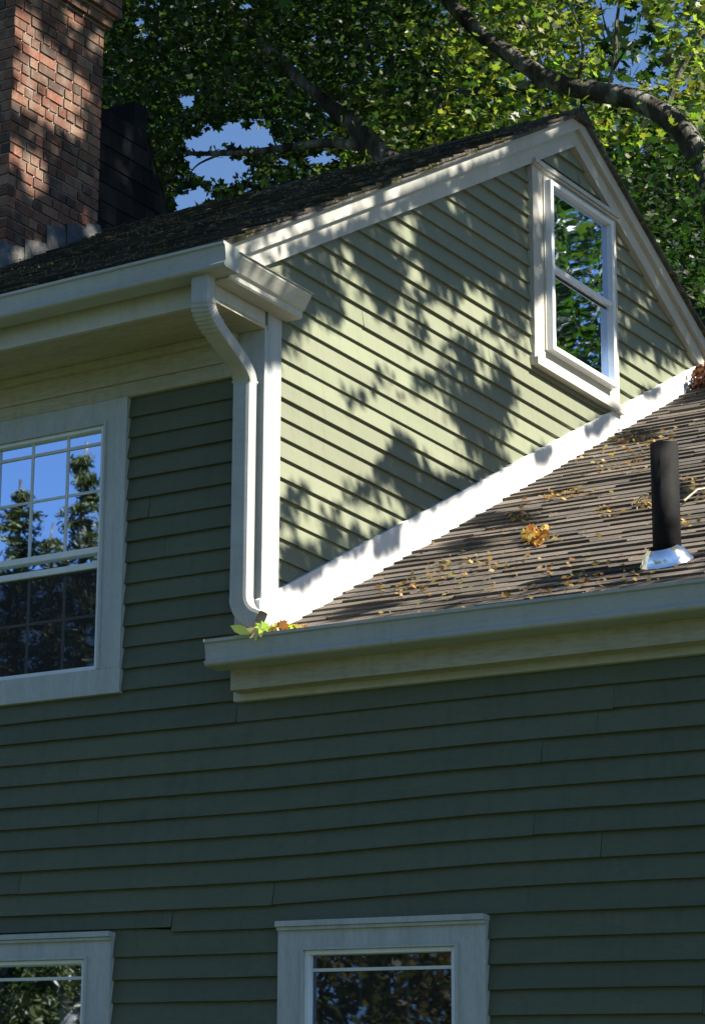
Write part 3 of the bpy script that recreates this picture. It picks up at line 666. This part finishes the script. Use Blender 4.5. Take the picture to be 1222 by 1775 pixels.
# upper crown above the frame (shades the boughs below it)
def dens2(c):
    uv = proj(c)
    return uv[1] < -60 and (c[0]+6.5)**2/36+(c[1]-12.5)**2/18+(c[2]-16.5)**2/22 < 1 and c[0] < -2.2
P2_, S2, C2, N2 = crown(3000, 14, ((-13, 0), (8.5, 16.5), (12, 21)), (.4, .4, .2), (.13, .2), dens2, lambda c: 'mid')
m = ~gapmask(P2_)
P2_, S2, C2, N2 = P2_[m], S2[m], C2[m], N2[m]
Pc, Sc, Cc, Nc = np.concatenate([P1, P2_]), np.concatenate([S1, S2]), np.concatenate([C1, C2]), np.concatenate([N1, N2])
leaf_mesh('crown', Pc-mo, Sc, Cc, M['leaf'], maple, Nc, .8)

# shade map of the sun-side wall: 0 = shade, 9 = sun; world heights and depths come from the grid corners
SM = {330: (840, '0015'), 360: (750, '171113 8'.replace(' ', '')), 390: (660, '6861140036'), 420: (540, '13220831000025'), 450: (480, '755352143100000'),
      480: (480, '433171138310023'), 510: (480, '221185036236511'), 540: (480, '002177284769713'), 570: (480, '018687883878633'), 600: (480, '149997885852855'),
      630: (480, '6999987788417599999999'), 660: (480, '9999974853556299999'), 690: (480, '999844865732002999999'), 720: (480, '9999999999300299999'), 750: (480, '99999997995114999'),
      780: (480, '899979716983262'), 810: (480, '999999201778'), 840: (480, '8588653022'), 870: (480, '627832762'), 900: (480, '46648798'), 930: (480, '677238'), 960: (480, '52235'), 990: (480, '212')}
SM2 = np.full((40, 42), 1.5)       # rows y=240+20*i? built on a 30 px lattice then sampled bilinearly
for yv, (x0, s) in SM.items():
    i = (yv-240)//30
    for k, chx in enumerate(s):
        j = (x0-0)//30+k
        if j < 42: SM2[i, j] = int(chx)
SM2[14:22, 30:] = np.maximum(SM2[14:22, 30:], 8)
for (u, v, L) in ((690, 250, 0), (975, 285, 5), (1110, 510, 4), (1125, 540, 6), (1090, 590, 5), (1090, 640, 5), (1160, 600, 4), (1185, 630, 6), (930, 540, 8), (930, 570, 8), (930, 600, 9), (930, 330, 6), (930, 360, 8), (930, 390, 6), (960, 660, 9), (990, 660, 9), (1080, 420, 7), (1070, 450, 7)):
    SM2[(v-240)//30, u//30] = L
def lit_wall(uv):
    j = np.clip(uv[:, 0]/30, 0, 40.99); i = np.clip((uv[:, 1]-240)/30, 0, 38.99); i0, j0 = i.astype(int), j.astype(int); fi, fj = i-i0, j-j0
    return (SM2[i0, j0]*(1-fi)*(1-fj)+SM2[i0+1, j0]*fi*(1-fj)+SM2[i0, j0+1]*(1-fi)*fj+SM2[i0+1, j0+1]*fi*fj)/9
def ell(uv, L, val):
    out = np.zeros(len(uv))
    for (a_, b_, rx, ry, ang) in L:
        c_, s_ = math.cos(R(ang)), math.sin(R(ang)); dx, dy = uv[:, 0]-a_, uv[:, 1]-b_
        out = np.maximum(out, val*np.clip(1.6-(((dx*c_+dy*s_)/rx)**2+((-dx*s_+dy*c_)/ry)**2), 0, 1))
    return out
rake_lit = [(445, 425, 40, 18, -20), (500, 415, 25, 22, -20), (560, 395, 35, 20, -20), (600, 375, 30, 20, -20), (700, 330, 60, 16, -20), (790, 290, 70, 24, -20), (935, 240, 22, 14, -20), (660, 365, 18, 12, -20)]
chim_lit = [(40, 45, 32, 26, 30), (75, 85, 55, 18, 45), (110, 150, 60, 30, 35), (60, 120, 40, 30, 20), (60, 180, 50, 22, 25), (105, 205, 45, 20, 35), (60, 300, 20, 40, -10), (130, 30, 14, 24, 60), (165, 75, 10, 22, 50), (30, 445, 26, 12, -20), (70, 430, 24, 12, -15), (150, 405, 16, 12, 0), (25, 270, 14, 26, 0)]
flash_sh = [(520, 1015, 26, 10, -30), (665, 955, 34, 12, -30), (930, 795, 16, 20, 0), (1030, 745, 34, 12, -30), (1120, 690, 18, 10, 0), (610, 965, 12, 8, 0)]
roof_sh = [(1130, 690, 130, 22, -8), (1150, 1010, 120, 30, -6), (860, 905, 60, 12, 0), (1060, 760, 70, 12, 0), (650, 1065, 80, 14, -8), (850, 1040, 140, 14, -8), (800, 950, 40, 10, 0), (1160, 860, 30, 14, 0), (1220, 980, 60, 18, 0)]
def target_lit(P):
    """where the sun ray through each point lands on the house, and whether that spot is sunlit"""
    P = np.asarray(P); res = np.full(len(P), -1.)
    def land_x(X):
        t = (P[:, 0]-X)/SUN[0]; return P-SUN*t[:, None]
    g_ = land_x(0.0); uv = proj(g_)
    on = (g_[:, 1] > -.75) & (g_[:, 1] < 5.9) & (g_[:, 2] > WZ+WS*g_[:, 1]-.05) & (g_[:, 2] < RZ-RS*np.abs(g_[:, 1]-RY)+.05)
    dtop = RZ-RS*np.abs(g_[:, 1]-RY)-g_[:, 2]; dbot = g_[:, 2]-(WZ+WS*g_[:, 1])
    L = lit_wall(uv)
    L = np.where((dtop < .2) & (g_[:, 1] < RY), ell(uv, rake_lit, 1.), L); L = np.where((dtop < .2) & (g_[:, 1] >= RY), .15, L)
    L = np.where(dbot < .15, 1-ell(uv, flash_sh, .85), L)
    L = np.where((g_[:, 1] < .13) & (dbot > .15), np.where(uv[:, 1] > 640, .97, np.where(uv[:, 1] > 560, .25, .55)), L)
    res[on] = L[on]
    # wing roof
    t = (P[:, 2]-WZ-WS*P[:, 1])/(SUN[2]-WS*SUN[1]); q = P-SUN*t[:, None]; uvq = proj(q)
    onw = (~on) & (q[:, 0] > 0) & (q[:, 0] < 3.2) & (q[:, 1] > -.3) & (q[:, 1] < 4.6); Lw = .93-ell(uvq, roof_sh, .8); res[onw] = Lw[onw]
    # chimney face
    c_ = land_x(CX); uc = proj(c_); onc = (~on) & (c_[:, 1] > CY0-.3) & (c_[:, 1] < CY1+.3) & (c_[:, 2] > roofz(2.2)-.5) & (c_[:, 2] < 10.4)
    Lc = ell(uc, chim_lit, 1.); res[onc] = Lc[onc]
    r_ = land_x(XR); onx = (~on) & (~onc) & (r_[:, 1] > 2.8) & (r_[:, 1] < 6) & (r_[:, 2] > 8.2) & (r_[:, 2] < 11); res[onx] = .0
    # main roof
    t = (P[:, 2]-(RZ-RS*RY)-RS*P[:, 1])/(SUN[2]-RS*SUN[1]); q = P-SUN*t[:, None]
    onr = (~on) & (~onc) & (~onx) & (q[:, 0] < .1) & (q[:, 0] > -8) & (q[:, 1] > -.75) & (q[:, 1] < 3); res[onr] = .08
    return res
# second maple: unseen at the right, leaves placed along sun rays to cast dapples
m2 = empty('maple_tree', (8.5, 9.5, 0)); tag(m2, 'unseen maple right of the house, its crown shaped to shade gable and roofs', 'tree')
bl = []
for _ in range(1):
    N = 120000
    # gable and cornice targets
    tg = np.stack([np.zeros(N), rng.uniform(-.8, 5.9, N), rng.uniform(4.6, 8.7, N)], 1)
    bl.append((tg, 4.6, 6.6, .05, .10, N))
    N = 9000; tg = np.stack([rng.uniform(0, 3.0, N), rng.uniform(-.2, 4.5, N), np.zeros(N)], 1); tg[:, 2] = WZ+WS*tg[:, 1]; bl.append((tg, 4.6, 6.6, .05, .09, N))
    N = 6000; tg = np.stack([np.full(N, CX), rng.uniform(CY0-.3, CY1+.3, N), rng.uniform(7.4, 10.4, N)], 1); bl.append((tg, 7.5, 9.5, .05, .09, N))
    N = 9000; tg = np.stack([rng.uniform(-8, 0, N), rng.uniform(-.6, 3.0, N), np.zeros(N)], 1); tg[:, 2] = RZ-RS*(RY-tg[:, 1]); bl.append((tg, 7, 12, .10, .17, N))
    N = 5000; tg = np.stack([np.full(N, XR), rng.uniform(2.8, 6, N), rng.uniform(8.2, 11, N)], 1); bl.append((tg, 9, 13, .12, .2, N))  # leaves added to keep the dark end wall out of the sun
PP = []; SS = []
for tg, ta, tb, s0, s1, N in bl:
    t = rng.uniform(ta, tb, len(tg)); p = tg+SUN*t[:, None]
    L = target_lit(p); keep = (L >= 0) & (rng.random(len(p)) < np.clip((1-L)*1.25-.22, 0, 1)**1.7*np.where(L >= 0, 1, 0))
    uv = proj(p); keep &= ~((uv[:, 0] > -30) & (uv[:, 0] < 1252) & (uv[:, 1] > -30) & (uv[:, 1] < 1800))
    PP.append(p[keep]); SS.append(rng.uniform(s0, s1, keep.sum()))
N = 150000; p = np.stack([rng.uniform(2.2, 13, N), rng.uniform(-3.5, 13, N), rng.uniform(7.5, 18, N)], 1)  # dense crown body added out of view to block sky light on the gable
keep = ((p[:, 0]-8.2)/5.2)**2+((p[:, 1]-2.5)/5.0)**2+((p[:, 2]-12.6)/4.8)**2 < 1
keep &= np.sin(p[:, 0]*1.7+1)*np.sin(p[:, 1]*1.5)*np.sin(p[:, 2]*1.9) > -.28
p = p[keep]; L = target_lit(p); uv = proj(p); ok = ((L < 0) | (L < .12)) & ~((uv[:, 0] > -30) & (uv[:, 0] < 1252) & (uv[:, 1] > -30) & (uv[:, 1] < 1800)); p = p[ok][:42000]
# nothing of this crown may stand between the sun and the crown of the maple behind
PP.append(p); SS.append(rng.uniform(.09, .16, len(p)))
PP = np.concatenate(PP); SS = np.concatenate(SS); print('shade leaves', len(PP))
om = np.array(m2.location)
leaf_mesh('crown', PP-om, SS, gcols(len(PP), 'mid'), M['leaf'], m2, None, 1.)
mb = MB(); limb(mb, [(8.5, 9.5, 0), (8.3, 9.4, 4), (8.0, 9.0, 8), (7.6, 8.2, 12)], [.4, .33, .26, .16], 12); child(mb, 'trunk', M['bark'], m2, smooth=True)
for e in ((5.2, 6.6, 11.6, .12), (6.9, 5.8, 13.6, .12)):
    mb = MB(); limb(mb, [(8.05, 9.1, 7.5), ((8+e[0])/2+.3, 8.0, 10.5), e[:3]], [.17, .12, .04], 8); child(mb, 'limb', M['bark'], m2, smooth=True)

# trees whose reflections show in the windows
def broad_tree(loc, h, r, n, kind, label, size=(.14, .24), cat='tree', cz=.62, trunk=.3):
    t = empty('broadleaf_tree', loc); tag(t, label, cat)
    mb = MB(); limb(mb, [(0, 0, 0), (.1, 0, h*.3), (0, .1, h*.62), (.1, 0, h*.9)], [trunk, trunk*.8, trunk*.5, .05], 9); mb.build('trunk', M['bark'], t, smooth=True)
    nc = n//14; d = rng.normal(size=(nc, 3)); d /= np.linalg.norm(d, axis=1)[:, None]; c = d*(rng.uniform(.25, 1, nc)**.45)[:, None]*np.array([r, r, h*(1-cz)]); c[:, 2] += h*cz
    q = np.repeat(c, 14, 0)+rng.normal(size=(nc*14, 3))*r*.085
    leaf_mesh('crown', q, rng.uniform(*size, len(q)), gcols(len(q), kind) if isinstance(kind, str) else lcols(len(q), kind), M['leaf'], t, np.tile([0, 0, .8], (len(q), 1)))
    return t
def spruce(loc, h, r, label):
    t = empty('spruce_tree', loc); tag(t, label, 'tree', 'spruces across the yard')
    mb = MB(); mb.tube([(0, 0, 0), (0, 0, h*.5), (0, 0, h)], [.25, .15, .02], 8); mb.build('trunk', M['bark'], t, smooth=True)
    P = []; 
    z = h*.12
    while z < h*.99:
        f = 1-z/h; nb = int(5+9*f)
        for k in range(nb):
            a_ = random.uniform(0, 6.28); L = r*f**.8*random.uniform(.55, 1.1)+.1
            for s_ in np.linspace(.1, 1, int(6+12*f)):
                for _ in range(9): P.append((math.cos(a_)*L*s_+random.gauss(0, .05), math.sin(a_)*L*s_+random.gauss(0, .05), z+.15*L*s_-.42*L*s_*s_-random.uniform(0, .34)*(.4+f)))
        z += .2+.2*f
    P = np.array(P); leaf_mesh('needles', P, rng.uniform(.06, .15, len(P)), np.tile((.055, .065, .018), (len(P), 1))*rng.uniform(.6, 1.5, (len(P), 1)), M['needle'], t, None, 1., [(0, -.5), (.18, 0), (.06, .5), (-.06, .5), (-.18, 0)], .1)
AU = .45*np.array([(.10, .075, .02), (.13, .085, .025), (.07, .07, .02), (.16, .10, .03), (.05, .055, .02)])
def refl(u, v, y):       # point seen mirrored in the front wall
    p = aty(u, v, y); return p[0], -y, p[2]
for (u, v, y, r, lab) in ((35, 828, 20, 2.0, 'slender spruce across the yard, left one of those mirrored in the upper window'), (152, 772, 20, 2.2, 'tallest spruce across the yard, mirrored beside the upper window jamb'), (92, 905, 24, 3.2, 'broad low spruce across the yard between two taller ones')):
    x, y_, z_ = refl(u, v, y); spruce((x, y_, 0), z_, r, lab)
x, y_, z_ = refl(660, 1600, 27); broad_tree((x, y_, 0), z_+4.0, 5.4, 70000, AU*2.3, 'bronze leaved tree across the yard, mirrored in the right ground floor window', size=(.11, .2), cz=.5)
x, y_, z_ = refl(110, 1640, 22); broad_tree((x, y_, 0), z_+.1, 1.7, 12000, 'mid', 'green tree across the yard, mirrored in the left ground floor window', cz=.55)
broad_tree((9.5, 22, 0), 20, 5.0, 45000, 'mid', 'yellow green tree beyond the wing roof, mirrored high in the attic window', (.08, .16))
broad_tree((7.4, 17.5, 0), 14.8, 3.3, 40000, 'mid', 'rounder green tree behind the wing, mirrored low in the attic window', (.06, .13))
# darker tree filling the view low behind the gable
x, y_, z_ = aty(1150, 420, 20); broad_tree((x, 20, 0), z_+3.4, 4.6, 16000, 'dark', 'dark tree standing behind the rear slope of the gable', (.14, .24), cz=.66)

for k, (x, y, h, r) in enumerate(((-46, -19, 6.0, 3.5), (-3, -24, 9.5, 5), (9, -27, 12, 6), (22, -20, 12, 6))):
    broad_tree((x, y, 0), h, r, 5000, 'dark', ('dark tree across the yard at the far left', 'dark tree across the yard behind the viewer', 'taller dark tree across the yard to the right', 'dark tree at the far right end of the yard')[k], (.25, .42))
